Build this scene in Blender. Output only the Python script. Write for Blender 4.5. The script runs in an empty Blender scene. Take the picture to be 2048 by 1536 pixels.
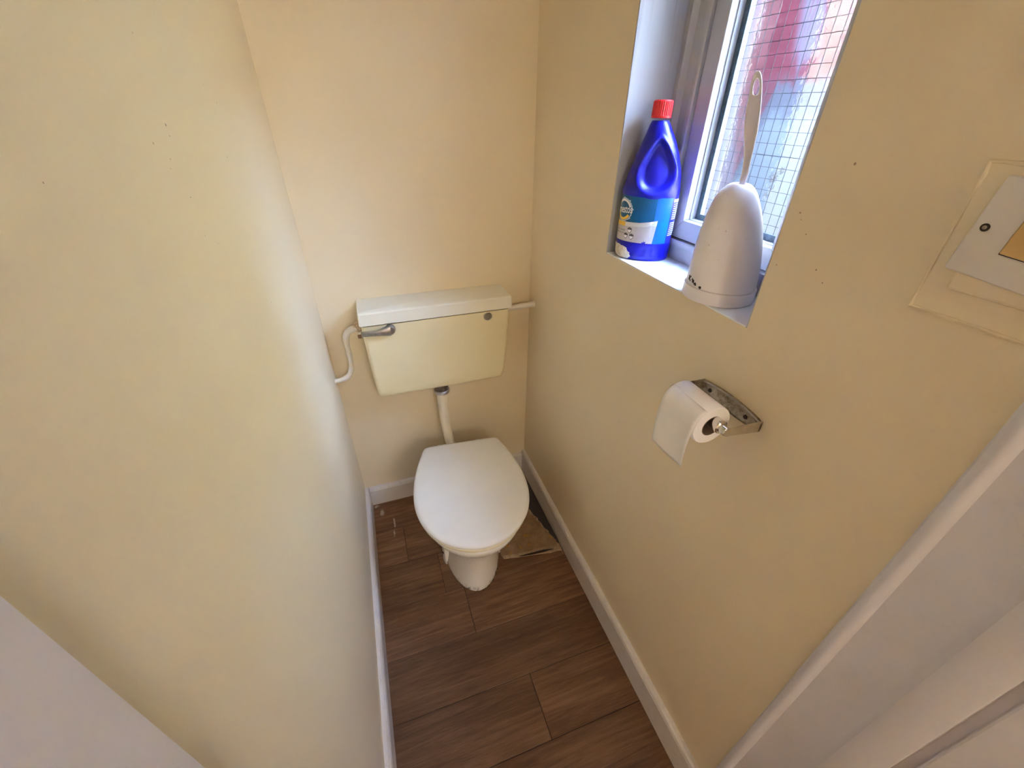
import bpy, bmesh, math, random
from math import sin, cos, pi, radians, sqrt, asin, degrees
from mathutils import Vector, Matrix

random.seed(7)
scene = bpy.context.scene
COL = scene.collection

# ------------------------------------------------------------------ camera
def setup_camera():
    cd = bpy.data.cameras.new('camera'); co = bpy.data.objects.new('camera', cd); COL.objects.link(co)
    p, yaw, r = 0.5803, 0.3423, 0.0118
    F = Vector((sin(yaw)*cos(p), cos(yaw)*cos(p), -sin(p)))
    rt = Vector((cos(yaw), -sin(yaw), 0)); up = rt.cross(F)
    R = rt*cos(r)+up*sin(r); U = -rt*sin(r)+up*cos(r)
    M = Matrix((R, U, -F)).transposed().to_4x4()
    M.translation = Vector((0.1758, -1.4222, 1.497))
    co.matrix_world = M
    cd.sensor_width = 36.0; cd.lens = 36*833.09/2048
    cd.clip_start = 0.01
    scene.camera = co
setup_camera()

# ------------------------------------------------------------------ world, lights, exposure
SKY = (0.47, 0.645, 1.0); SKY_STRENGTH = 110.0      # even, overcast daylight
FILL_STRENGTH = 20.0; FILL_COL = (1.0, 0.87, 0.68)  # unseen fill lamp added behind the camera
w = bpy.data.worlds.new('sky'); scene.world = w; w.use_nodes = True
bg = w.node_tree.nodes['Background']; bg.inputs[0].default_value = (*SKY, 1); bg.inputs[1].default_value = SKY_STRENGTH
vs = scene.view_settings
vs.view_transform = 'Standard'; vs.look = 'None'; vs.exposure = 0.16; vs.gamma = 1.0; vs.use_curve_mapping = False
cy = scene.cycles
cy.max_bounces = 10; cy.diffuse_bounces = 6; cy.glossy_bounces = 3; cy.transmission_bounces = 8; cy.transparent_max_bounces = 16
cy.use_denoising = True; cy.use_light_tree = False; cy.use_adaptive_sampling = True; cy.adaptive_threshold = 0.25; cy.adaptive_min_samples = 20; cy.sample_clamp_indirect = 30.0
cy.caustics_reflective = False; cy.caustics_refractive = True

W = 0.75            # width of the closet; back wall y = 0, left wall x = 0, right wall x = W
ZS = 1.2035         # window sill height
YJ1, YJ2 = -0.503, -0.961
ZTOP = 2.02
CEIL = 2.34

def portal():
    # sampling aid only: lets Cycles find the sky through the window opening
    ld = bpy.data.lights.new('window_portal', 'AREA'); ld.shape = 'RECTANGLE'; ld.size = 0.80; ld.size_y = 0.44
    ld.cycles.is_portal = True
    o = bpy.data.objects.new('window_portal', ld); COL.objects.link(o)
    o.location = (1.02, (YJ1+YJ2)/2, (ZS+ZTOP)/2); o.rotation_euler = (0, radians(90), 0)
portal()

# ------------------------------------------------------------------ object helpers
def base_of(p):
    v = Vector((0, 0, 0))
    while p is not None:
        v += p.location; p = p.parent
    return v

def obj(name, bm, m, parent=None, smooth=False, angle=None):
    me = bpy.data.meshes.new(name)
    if parent is not None:
        bmesh.ops.translate(bm, vec=-base_of(parent), verts=bm.verts)
    bmesh.ops.recalc_face_normals(bm, faces=bm.faces)
    bm.to_mesh(me); bm.free()
    if smooth:
        for f in me.polygons: f.use_smooth = True
        me.set_sharp_from_angle(angle=radians(angle or 40))
    o = bpy.data.objects.new(name, me); COL.objects.link(o)
    if m: me.materials.append(m)
    if parent is not None: o.parent = parent
    return o

def thing(name, label, cat, loc, group=None):
    o = bpy.data.objects.new(name, None); COL.objects.link(o); o.location = loc
    o.empty_display_size = 0.05
    o['label'] = label; o['category'] = cat
    if group: o['group'] = group
    return o

def tag(o, label, cat, group=None):
    o['label'] = label; o['category'] = cat
    if group: o['group'] = group
    return o

def struct(o, label=None, cat=None):
    o['kind'] = 'structure'
    if label: o['label'] = label
    if cat: o['category'] = cat
    return o

def add_box(bm, x0, x1, y0, y1, z0, z1, bev=0.0, seg=2):
    b2 = bmesh.new()
    bmesh.ops.create_cube(b2, size=1.0)
    for v in b2.verts:
        v.co = Vector(((x0+x1)/2+v.co.x*(x1-x0), (y0+y1)/2+v.co.y*(y1-y0), (z0+z1)/2+v.co.z*(z1-z0)))
    if bev > 0:
        bmesh.ops.bevel(b2, geom=b2.edges[:], offset=bev, segments=seg, profile=0.5, affect='EDGES', clamp_overlap=True)
    merge(bm, b2); return bm

def merge(bm, b2):
    vm = {}
    for v in b2.verts: vm[v] = bm.verts.new(v.co)
    for f in b2.faces:
        try: bm.faces.new([vm[v] for v in f.verts])
        except ValueError: pass
    b2.free()

def box(*a, **k):
    return add_box(bmesh.new(), *a, **k)

def loft(rings, close=True, cap0=True, cap1=True, bm=None):
    bm = bm or bmesh.new()
    R = [[bm.verts.new(p) for p in r] for r in rings]
    n = len(rings[0])
    for a, b in zip(R, R[1:]):
        for i in range(n if close else n-1):
            j = (i+1) % n
            bm.faces.new((a[i], a[j], b[j], b[i]))
    if cap0: bm.faces.new(R[0][::-1])
    if cap1: bm.faces.new(R[-1])
    return bm

def catmull(pts, n=8):
    P = [Vector(p) for p in pts]; out = []
    for i in range(len(P)-1):
        p0 = P[i-1] if i > 0 else P[0]*2-P[1]; p1, p2 = P[i], P[i+1]
        p3 = P[i+2] if i+2 < len(P) else P[-1]*2-P[-2]
        for k in range(n):
            t = k/n
            out.append(0.5*((2*p1)+(p2-p0)*t+(2*p0-5*p1+4*p2-p3)*t*t+(3*p1-p0-3*p2+p3)*t**3))
    out.append(P[-1]); return out

def tube(path, r, n=14, bm=None, cap=True):
    P = [Vector(p) for p in path]; rings = []
    t = (P[1]-P[0]).normalized(); nrm = t.orthogonal().normalized()
    for i, p in enumerate(P):
        t2 = (P[min(i+1, len(P)-1)]-P[max(i-1, 0)]).normalized()
        q = t.rotation_difference(t2); nrm = (q @ nrm).normalized(); t = t2
        b = t.cross(nrm); rr = r(i/(len(P)-1)) if callable(r) else r
        rings.append([p+rr*(cos(2*pi*k/n)*nrm+sin(2*pi*k/n)*b) for k in range(n)])
    return loft(rings, cap0=cap, cap1=cap, bm=bm)

def prism(poly, axis, a0, a1, bev=0.0, seg=2):
    """poly: list of 2-D points in the other two axes (in x,y,z order); extruded along axis."""
    def mk(p, a):
        return {'x': (a, p[0], p[1]), 'y': (p[0], a, p[1]), 'z': (p[0], p[1], a)}[axis]
    bm = bmesh.new()
    A = [bm.verts.new(mk(p, a0)) for p in poly]; B = [bm.verts.new(mk(p, a1)) for p in poly]
    n = len(poly)
    bm.faces.new(A[::-1]); bm.faces.new(B)
    for i in range(n): bm.faces.new((A[i], A[(i+1) % n], B[(i+1) % n], B[i]))
    if bev: bmesh.ops.bevel(bm, geom=bm.edges[:], offset=bev, segments=seg, profile=0.5, affect='EDGES', clamp_overlap=True)
    return bm

def cyl(c, axis, r0, r1, h, n=24, bev=0):
    ax = Vector(axis).normalized(); c = Vector(c); u = ax.orthogonal().normalized(); v = ax.cross(u)
    rr = lambda r, t: [c+ax*t+r*(cos(2*pi*k/n)*u+sin(2*pi*k/n)*v) for k in range(n)]
    if bev: return loft([rr(r0-bev, 0), rr(r0, bev), rr(r1, h-bev), rr(r1-bev, h)])
    return loft([rr(r0, 0), rr(r1, h)])

# ------------------------------------------------------------------ materials
class NT:
    def __init__(s, name):
        s.m = bpy.data.materials.new(name); s.m.use_nodes = True
        s.t = s.m.node_tree; s.n = s.t.nodes; s.l = s.t.links
        s.p = s.n['Principled BSDF']; s.out = s.n['Material Output']; s._co = None
    def add(s, k, **kw):
        n = s.n.new(k)
        for a, b in kw.items(): setattr(n, a, b)
        return n
    def link(s, a, b): s.l.new(a, b)
    def co(s):
        if not s._co: s._co = s.add('ShaderNodeTexCoord').outputs['Object']
        return s._co
    def mapping(s, scale=(1, 1, 1), loc=(0, 0, 0), rot=(0, 0, 0), vec=None):
        m = s.add('ShaderNodeMapping'); m.inputs['Scale'].default_value = scale; m.inputs['Location'].default_value = loc; m.inputs['Rotation'].default_value = rot
        s.link(vec or s.co(), m.inputs['Vector']); return m.outputs[0]
    def noise(s, scale, detail=3, rough=0.5, vec=None, dist=0):
        n = s.add('ShaderNodeTexNoise'); n.inputs['Scale'].default_value = scale; n.inputs['Detail'].default_value = detail
        n.inputs['Roughness'].default_value = rough; n.inputs['Distortion'].default_value = dist
        s.link(vec or s.co(), n.inputs['Vector']); return n.outputs[0]
    def ramp(s, fac, stops):
        r = s.add('ShaderNodeValToRGB'); e = r.color_ramp.elements
        e[0].position = stops[0][0]; e[1].position = stops[-1][0]
        for p, c in stops[1:-1]: e.new(p)
        for el, (p, c) in zip(e, stops):
            el.position = p; el.color = (*c, 1) if len(c) == 3 else c
        s.link(fac, r.inputs[0]); return r.outputs[0]
    def math(s, op, a, b=None, c=None):
        m = s.add('ShaderNodeMath', operation=op)
        for i, v in enumerate((a, b, c)):
            if v is None: continue
            if isinstance(v, (int, float)): m.inputs[i].default_value = v
            else: s.link(v, m.inputs[i])
        return m.outputs[0]
    def mix(s, fac, a, b, blend='MIX'):
        m = s.add('ShaderNodeMix', data_type='RGBA', blend_type=blend)
        for k, v in ((0, fac), (6, a), (7, b)):
            if isinstance(v, (int, float)): m.inputs[k].default_value = v
            elif isinstance(v, tuple): m.inputs[k].default_value = (*v, 1) if len(v) == 3 else v
            else: s.link(v, m.inputs[k])
        return m.outputs[2]
    def smooth(s, v, a, b):
        m = s.add('ShaderNodeMapRange', interpolation_type='SMOOTHSTEP')
        m.inputs['From Min'].default_value = a; m.inputs['From Max'].default_value = b
        s.link(v, m.inputs['Value']); return m.outputs[0]
    def sep(s, vec=None):
        n = s.add('ShaderNodeSeparateXYZ'); s.link(vec or s.co(), n.inputs[0]); return n.outputs
    def bump(s, h, strength, dist=0.001):
        b = s.add('ShaderNodeBump'); b.inputs['Strength'].default_value = strength; b.inputs['Distance'].default_value = dist
        s.link(h, b.inputs['Height']); s.link(b.outputs[0], s.p.inputs['Normal']); return b.outputs[0]
    def color(s, c):
        if isinstance(c, tuple): s.p.inputs['Base Color'].default_value = (*c, 1)
        else: s.link(c, s.p.inputs['Base Color'])
    def spots(s, pts, warp=0.3):
        """mask of small marks at fixed places on the surface: pts = [(x,y,z,radius)]"""
        nz = s.noise(260, 2)
        tot = None
        for x, y, z, r in pts:
            d = s.add('ShaderNodeVectorMath', operation='DISTANCE'); s.link(s.co(), d.inputs[0]); d.inputs[1].default_value = (x, y, z)
            v = s.math('MULTIPLY', d.outputs['Value'], s.math('ADD', s.math('MULTIPLY', nz, warp*4), 1-warp*2))
            k = s.smooth(v, r*.80, r*0.4)
            tot = k if tot is None else s.math('MAXIMUM', tot, k)
        return tot

def simple(name, c, rough=0.5, metal=0.0, var=0.0, vscale=20, bump=0, bscale=200, spec=0.5, coat=0, c2=None):
    t = NT(name); t.p.inputs['Roughness'].default_value = rough; t.p.inputs['Metallic'].default_value = metal
    t.p.inputs['Specular IOR Level'].default_value = spec
    if coat: t.p.inputs['Coat Weight'].default_value = coat; t.p.inputs['Coat Roughness'].default_value = 0.1
    if var or c2:
        d = c2 or tuple(x*(1-var) for x in c)
        t.color(t.ramp(t.noise(vscale, 4, 0.6), [(0.3, d), (0.65, c)]))
    else: t.color(c)
    if bump: t.bump(t.noise(bscale, 3), bump)
    return t.m

CREAM = (0.80, 0.68, 0.49)
def wall_paint(name, c=CREAM, marks=(), marks2=()):
    t = NT(name); t.p.inputs['Roughness'].default_value = 0.42; t.p.inputs['Specular IOR Level'].default_value = 0.45
    col = t.ramp(t.noise(3.0, 3), [(0.3, tuple(x*0.97 for x in c)), (0.7, c)])
    if marks: col = t.mix(t.spots(marks), col, (0.07, 0.045, 0.03))
    if marks2: col = t.mix(t.math('MULTIPLY', t.spots(marks2), 0.75), col, (0.30, 0.13, 0.07))
    t.color(col)
    h = t.math('ADD', t.math('MULTIPLY', t.noise(260, 2), 0.6), t.math('MULTIPLY', t.noise(60, 3), 0.8))
    t.bump(h, 0.16, 0.0012)
    return t.m

M = {}
M['wall_left'] = wall_paint('cream_wall_paint_marked', marks=[
    (0, -.808, 1.481, .0022), (0, -.809, 1.471, .0014), (0, -.834, 1.451, .0013), (0, -.817, 1.411, .0014), (0, -.778, 1.35, .001)],
    marks2=[(0, -.864, 1.467, .0018), (0, -.844, 1.443, .0012), (0, -.535, 1.503, .002), (0, -.579, 1.432, .002), (0, -.583, 1.524, .0013),
            (0, -1.067, 1.458, .0012), (0, -.803, 1.557, .0015), (0, -.817, 1.369, .0013), (0, -.60, 1.20, .002), (0, -.52, 1.24, .0015), (0, -.66, 1.10, .0016)])
M['wall_right'] = wall_paint('cream_wall_paint_flecked', marks2=[
    (.75, -1.027, 1.448, .0026), (.75, -1.033, 1.321, .0022), (.75, -.973, 1.31, .0016), (.75, -1.048, 1.308, .0016), (.75, -.98, 1.384, .0022),
    (.75, -.985, 1.376, .0012), (.75, -1.0, 1.36, .0014)])
M['wall'] = wall_paint('cream_wall_paint')
M['ceiling'] = simple('white_ceiling_paint', (.82, .80, .76), 0.7, var=.04, bump=.1)

def gloss_white(name, c=(.76, .73, .72), dirty=0.0, bump=0.25, dirtcol=(.42, .36, .32), spots=None):
    t = NT(name); t.p.inputs['Roughness'].default_value = 0.32
    col = t.ramp(t.noise(9, 4), [(0.25, tuple(x*0.93 for x in c)), (0.7, c)])
    if dirty: col = t.mix(t.math('MULTIPLY', t.smooth(t.noise(38, 6, 0.7), .55, .75), dirty), col, dirtcol)
    if spots: col = t.mix(t.spots(spots, .35), col, (.30, .25, .25))
    t.color(col)
    t.bump(t.math('ADD', t.noise(90, 3), t.math('MULTIPLY', t.noise(420, 2), .35)), bump, 0.0012)
    return t.m
M['skirting'] = gloss_white('chipped_white_skirting_gloss', (.72, .68, .67), 0.45, 0.5)
M['door_paint'] = gloss_white('white_door_gloss', (.73, .71, .78), 0.12, 0.2)
M['door_paint_l'] = gloss_white('white_door_gloss_smudged', (.80, .76, .80), 0.1, 0.2, spots=[(0.012, -1.325, 1.13, .006), (0.012, -1.33, 1.11, .003)])
M['upvc'] = gloss_white('white_window_paint', (.52, .52, .55), 0.08, 0.08)
M['reveal'] = None
def reveal_mat():
    t = NT('white_reveal_paint'); t.p.inputs['Roughness'].default_value = 0.35
    z = t.sep()[2]
    streak = t.noise(1, 4, .6, t.mapping((70, 70, 3)))
    grime = t.math('MULTIPLY', t.smooth(streak, .52, .75), .5)
    col = t.mix(grime, (.46, .47, .49), (.27, .245, .24))
    col = t.mix(t.spots([(.787, -.503, 1.622, .0028), (.775, -.503, 1.375, .002)]), col, (.40, .38, .38))
    t.color(col); t.bump(streak, .25, .0008); return t.m
M['reveal'] = reveal_mat()
M['tile'] = simple('white_glazed_tile', (.84, .86, .88), 0.12, var=.03, spec=.5)
M['grout'] = simple('grey_grout', (.42, .38, .34), 0.85, var=.3, vscale=120)
M['dark'] = simple('dark_gap', (.02, .018, .017), 0.8)
M['gasket'] = simple('dirty_blue_gasket', (.075, .12, .155), 0.6, var=.5, vscale=160)
M['wire'] = simple('glass_wire', (.035, .033, .04), 0.6)
M['ceramic'] = None

def plank_mat():
    t = NT('brown_wood_vinyl'); t.p.inputs['Roughness'].default_value = 0.45; t.p.inputs['Specular IOR Level'].default_value = 0.35
    oi = t.add('ShaderNodeObjectInfo')
    off = t.add('ShaderNodeCombineXYZ'); t.link(t.math('MULTIPLY', oi.outputs['Random'], 31), off.inputs[0]); t.link(t.math('MULTIPLY', oi.outputs['Random'], 17), off.inputs[1])
    av = t.add('ShaderNodeVectorMath', operation='ADD'); t.link(t.co(), av.inputs[0]); t.link(off.outputs[0], av.inputs[1])
    g1 = t.noise(1, 6, .65, t.mapping((5, 75, 1), vec=av.outputs[0]), dist=.6)
    g2 = t.noise(1, 5, .7, t.mapping((22, 480, 1), vec=av.outputs[0]), dist=.2)
    g3 = t.noise(1, 3, .5, t.mapping((2.5, 9, 1), vec=av.outputs[0]))
    v = t.math('ADD', t.math('ADD', t.math('MULTIPLY', g1, .5), t.math('MULTIPLY', g2, .28)), t.math('MULTIPLY', g3, .34))
    col = t.ramp(v, [(.38, (.070, .033, .018)), (.52, (.140, .067, .035)), (.68, (.25, .132, .070))])
    tone = t.math('ADD', t.math('MULTIPLY', oi.outputs['Random'], .5), .76)
    tc = t.add('ShaderNodeCombineColor'); [t.link(tone, tc.inputs[i]) for i in range(3)]
    col = t.mix(1.0, col, tc.outputs[0], 'MULTIPLY')
    # scuffs and pale scratches
    sc = t.smooth(t.noise(1, 4, .75, t.mapping((60, 30, 1), rot=(0, 0, .7), vec=av.outputs[0])), .66, .82)
    col = t.mix(t.math('MULTIPLY', sc, .35), col, (.42, .27, .16))
    # plaster smears beside the left skirting
    x, y, z = t.sep()
    def smear(cx, cy, rx, ry):
        dx = t.math('DIVIDE', t.math('SUBTRACT', x, cx), rx); dy = t.math('DIVIDE', t.math('SUBTRACT', y, cy), ry)
        return t.math('SQRT', t.math('ADD', t.math('MULTIPLY', dx, dx), t.math('MULTIPLY', dy, dy)))
    nzz = t.noise(90, 4, .7)
    tot = None
    for a in ((.052, -.075, .016, .035), (.098, -.145, .007, .05), (.03, -.03, .02, .015), (.092, -.20, .005, .03)):
        k = t.smooth(t.math('ADD', smear(*a), t.math('MULTIPLY', nzz, 1.7)), 1.5, 1.15)
        tot = k if tot is None else t.math('MAXIMUM', tot, k)
    col = t.mix(t.math('MULTIPLY', tot, .75), col, (.62, .52, .42))
    t.color(col); t.bump(g2, .12, .0006); return t.m
M['plank'] = plank_mat()
M['subfloor'] = simple('dark_floor_joint', (.035, .018, .011), .9)
M['hall_floor'] = simple('hall_carpet', (.20, .13, .09), .9, var=.3)

def cistern_mat():
    t = NT('yellowed_cream_plastic'); t.p.inputs['Roughness'].default_value = 0.28
    col = t.ramp(t.noise(7, 3), [(.3, (.78, .68, .43)), (.7, (.81, .72, .48))])
    fl = t.smooth(t.noise(160, 3), .70, .76)
    col = t.mix(t.math('MULTIPLY', fl, .25), col, (.55, .40, .20))
    t.color(col); return t.m
M['cistern'] = cistern_mat()
M['cistern_lid'] = simple('pale_cream_plastic', (.84, .81, .70), .3, var=.03, vscale=8)
M['lid'] = simple('white_plastic_lid', (.84, .82, .79), .22, var=.03, vscale=14)
M['seat'] = simple('yellowed_white_plastic', (.86, .79, .60), .25, var=.05, vscale=14)
def ceramic():
    t = NT('white_glazed_ceramic'); t.p.inputs['Roughness'].default_value = 0.14
    x, y, z = t.sep()
    low = t.smooth(z, .030, .0)
    nz = t.noise(55, 5, .7)
    dirt = t.math('MULTIPLY', low, t.smooth(nz, .50, .60))
    col = t.mix(t.math('MULTIPLY', t.smooth(t.noise(120, 4), .62, .72), .3), (.80, .76, .70), (.5, .40, .30))
    col = t.mix(dirt, col, (.13, .06, .03))
    t.color(col); return t.m
M['ceramic'] = ceramic()
M['chrome'] = simple('worn_chrome', (.62, .60, .60), .30, metal=1.0, var=.35, vscale=40)
M['chrome_bright'] = simple('bright_chrome', (.80, .80, .80), .08, metal=1.0)
M['alu'] = None
def tarnished():
    t = NT('tarnished_chrome_plate'); t.p.inputs['Metallic'].default_value = .85; t.p.inputs['Roughness'].default_value = .33
    n = t.noise(70, 6, .75)
    t.color(t.ramp(n, [(.34, (.16, .12, .08)), (.50, (.40, .34, .26)), (.70, (.58, .52, .44))]))
    t.bump(n, .2, .0005); return t.m
M['alu'] = tarnished()
M['arm'] = simple('dull_nickel_arm', (.66, .60, .50), .28, metal=.9, var=.15, vscale=60)
M['dark_metal'] = simple('dull_dark_brass', (.16, .12, .09), .4, metal=.7, var=.5, vscale=90)
M['button'] = simple('dull_grey_button', (.27, .25, .20), .35, metal=.4, var=.3, vscale=90)
def painted_pipe():
    t = NT('flaking_painted_pipe'); t.p.inputs['Roughness'].default_value = .45
    n = t.noise(130, 6, .75)
    base = t.mix(t.smooth(t.noise(30, 3), .4, .6), (.80, .70, .56), (.78, .74, .70))
    t.color(t.mix(t.smooth(n, .64, .70), base, (.20, .12, .08)))
    t.bump(t.noise(110, 4, .7), .8, .002); return t.m
M['pipe'] = painted_pipe()
M['pipe_clean'] = simple('cream_painted_pipe', (.80, .72, .58), .35, var=.05, vscale=40, bump=.2, bscale=60)
M['copper'] = simple('old_red_copper', (.38, .13, .07), .5, metal=.4, var=.4, vscale=120)
M['sealant'] = simple('old_brown_sealant', (.40, .25, .14), .7, c2=(.72, .58, .42), vscale=160, bump=1, bscale=150)
def hardboard():
    t = NT('stained_torn_hardboard'); t.p.inputs['Roughness'].default_value = .8
    col = t.ramp(t.noise(24, 5, .65), [(.3, (.20, .115, .06)), (.55, (.29, .18, .10)), (.75, (.38, .26, .155))])
    st = t.smooth(t.noise(34, 3, .5, t.mapping((1, 1, 1), (3.3, 1.2, 0))), .60, .68)
    col = t.mix(t.math('MULTIPLY', st, .7), col, (.40, .20, .03))
    t.color(col); t.bump(t.noise(140, 5), .5, .002); return t.m
M['hardboard'] = hardboard()
M['hardboard_edge'] = simple('pale_torn_board_edge', (.50, .36, .23), .85, var=.35, vscale=90, bump=.6)
M['floor_strip'] = simple('dark_bare_floor', (.055, .042, .042), .55, var=.3, vscale=60)
M['paper'] = simple('white_tissue_paper', (.84, .81, .80), .9, var=.03, vscale=60, bump=.25, bscale=400)
M['card_core'] = simple('grey_brown_card', (.30, .22, .16), .9, var=.2)
M['screw'] = simple('dark_screw', (.05, .04, .035), .5, metal=.6)
M['switch'] = simple('white_switch_plastic', (.72, .67, .63), .35, var=.03, bump=.1, bscale=700)
M['rocker'] = simple('ochre_rocker', (.62, .40, .15), .4, var=.08)
M['blue'] = None
def blue_plastic():
    t = NT('blue_bottle_plastic'); t.p.inputs['Roughness'].default_value = .36
    t.color((.002, .002, .37)); t.p.inputs['Subsurface Weight'].default_value = 0.0
    return t.m
M['blue'] = blue_plastic()
M['red'] = simple('red_cap_plastic', (.80, .015, .02), .35)
M['teal'] = None
def teal():
    t = NT('teal_printed_label'); t.p.inputs['Roughness'].default_value = .3
    n = t.noise(1, 3, .5, t.mapping((45, 45, 14)))
    t.color(t.ramp(n, [(.3, (.0, .085, .20)), (.7, (.0, .125, .29))])); t.bump(t.noise(45, 4), .4, .002); return t.m
M['teal'] = teal()
M['cyan'] = simple('bright_blue_label', (.0, .115, .38), .3, bump=.2, bscale=60)
M['navy'] = simple('navy_label', (.015, .02, .36), .3)
M['silver'] = simple('silver_label', (.62, .58, .58), .32, metal=.35, var=.12, vscale=40, bump=.5, bscale=70)
M['silver_light'] = simple('pale_silver_band', (.74, .71, .66), .32, metal=.2, bump=.4, bscale=70)
M['yellow'] = simple('yellow_label_ink', (.90, .60, .06), .4)
M['white_ink'] = simple('white_label_ink', (.86, .84, .85), .4)
M['grey_ink'] = simple('dark_grey_label_ink', (.11, .10, .11), .5)
M['glow_ink'] = simple('pale_blue_label_ink', (.50, .66, .80), .4)
def peel():
    t = NT('peeled_paint_patch'); t.p.inputs['Roughness'].default_value = .8
    t.color(t.ramp(t.noise(110, 5, .7), [(.3, (.62, .54, .42)), (.55, (.84, .80, .70))])); t.bump(t.noise(150, 5), 1.0, .002); return t.m
M['peel'] = peel()
def brush_plastic(name, marks=None):
    t = NT(name); t.p.inputs['Roughness'].default_value = .38
    t.p.inputs['Subsurface Weight'].default_value = 0.0
    x, y, z = t.sep()
    col = t.ramp(t.noise(18, 4), [(.3, (.80, .76, .82)), (.7, (.85, .82, .89))])
    col = t.mix(t.math('MULTIPLY', t.smooth(t.noise(150, 3), .70, .76), .4), col, (.35, .22, .16))
    t.color(col); return t.m
M['brush'] = brush_plastic('off_white_plastic')
M['grime'] = simple('black_brown_grime_and_shade', (.03, .018, .012), .8, var=.4, vscale=300)  # grime flecks and chips, also the shade painted into the torn board

# ------------------------------------------------------------------ room shell
def shell():
    T = 0.12
    struct(obj('wall_left', box(-T, 0, -1.262, T, -.05, CEIL), M['wall_left']), 'cream painted wall on the left, bare with a few dark specks', 'wall')
    struct(obj('wall_back', box(0, W, 0, T, -.05, CEIL), M['wall']), 'cream painted end wall behind the cistern', 'wall')
    # right wall with the window opening (one continuous mesh)
    bm = bmesh.new(); X0, X1 = W, 1.0
    ys = [-1.28, YJ2, YJ1, T]; zs = [-.05, ZS-.0030, ZTOP, CEIL]
    V = {}
    for xi, x in enumerate((X0, X1)):
        for i, y in enumerate(ys):
            for j, z in enumerate(zs): V[xi, i, j] = bm.verts.new((x, y, z))
    for i in range(3):
        for j in range(3):
            if (i, j) == (1, 1): continue
            for xi in (0, 1): bm.faces.new((V[xi, i, j], V[xi, i+1, j], V[xi, i+1, j+1], V[xi, i, j+1]))
    def side(a, b):
        bm.faces.new((V[0, a[0], a[1]], V[0, b[0], b[1]], V[1, b[0], b[1]], V[1, a[0], a[1]]))
    for k in range(3):
        side((k, 0), (k+1, 0)); side((k, 3), (k+1, 3)); side((0, k), (0, k+1)); side((3, k), (3, k+1))
    side((1, 1), (2, 1)); side((1, 2), (2, 2)); side((1, 1), (1, 2)); side((2, 1), (2, 2))
    struct(obj('wall_right', bm, M['wall_right']), 'cream painted wall with the window opening and paper holder', 'wall')
    struct(obj('ceiling', box(-1.1, 1.0, -3.9, T, CEIL, CEIL+.08), M['ceiling']), 'white ceiling above the closet and passage', 'ceiling')
    # wall round the door opening, and the passage behind the camera
    bm = box(-1.1, -T, -1.46, -1.30, -.05, CEIL)
    add_box(bm, 1.0, 1.1, -1.46, -1.30, -.05, CEIL)
    add_box(bm, -T, 1.0, -1.46, -1.30, 2.03, CEIL)
    add_box(bm, -T, 0.0, -1.46, -1.262, -.05, 2.03)
    add_box(bm, W, 1.0, -1.46, -1.28, -.05, 2.03)
    struct(obj('wall_front', bm, M['wall']), 'cream wall around the doorway into the closet', 'wall')
    bm = box(-1.1, 1.1, -3.9, -3.8, -.05, CEIL)
    add_box(bm, -1.2, -1.1, -3.9, -1.30, -.05, CEIL); add_box(bm, 1.1, 1.2, -3.9, -1.30, -.05, CEIL)
    struct(obj('wall_hall', bm, M['wall']), 'cream walls of the passage outside the closet', 'wall')
    struct(obj('floor_hall', box(-1.1, 1.1, -3.8, -1.46, -.05, 0.0), M['hall_floor']), 'brown carpet of the passage outside the closet', 'floor')
shell()

def floor():
    fl = struct(obj('floor', box(0, W, -1.46, 0, -.05, -.0030), M['subfloor']), 'brown wood plank vinyl floor with dark joints', 'floor')
    rows = [0.0, -.177, -.351, -.525, -.70, -.875, -1.052, -1.229, -1.406, -1.46]
    seams = [[.36], [.131, .62], [.245], [.3135], [], [.4417], [], [.25], []]
    g = .0008
    for k in range(len(rows)-1):
        xs = [0.0]+seams[k]+[W]
        for a, b in zip(xs, xs[1:]):
            obj('plank', box(a+g, b-g, rows[k+1]+g, rows[k]-g, -.0030, 0.0, bev=.0011, seg=1), M['plank'], fl)
floor()

def skirting():
    def prof(h=.100, t=.0175):
        return [(0, 0), (t, 0), (t, h-.014), (t-.003, h-.005), (t-.008, h), (0, h+.001)]
    h = .100
    bm = prism([(p[0], p[1]) for p in prof(h)], 'y', -1.262, 0.0)
    struct(obj('baseboard_left', bm, M['skirting']), 'chipped white skirting board along the left wall', 'skirting board')
    bm = prism([(-p[0], p[1]) for p in prof(.098)], 'x', .0175, W-.0175)
    struct(obj('baseboard_back', bm, M['skirting']), 'white skirting board behind the toilet pan', 'skirting board')
    bm = prism([(W-p[0], p[1]) for p in prof(.112)], 'y', -1.28, 0.0)
    struct(obj('baseboard_right', bm, M['skirting']), 'white skirting board along the wall under the window', 'skirting board')
skirting()

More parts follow.
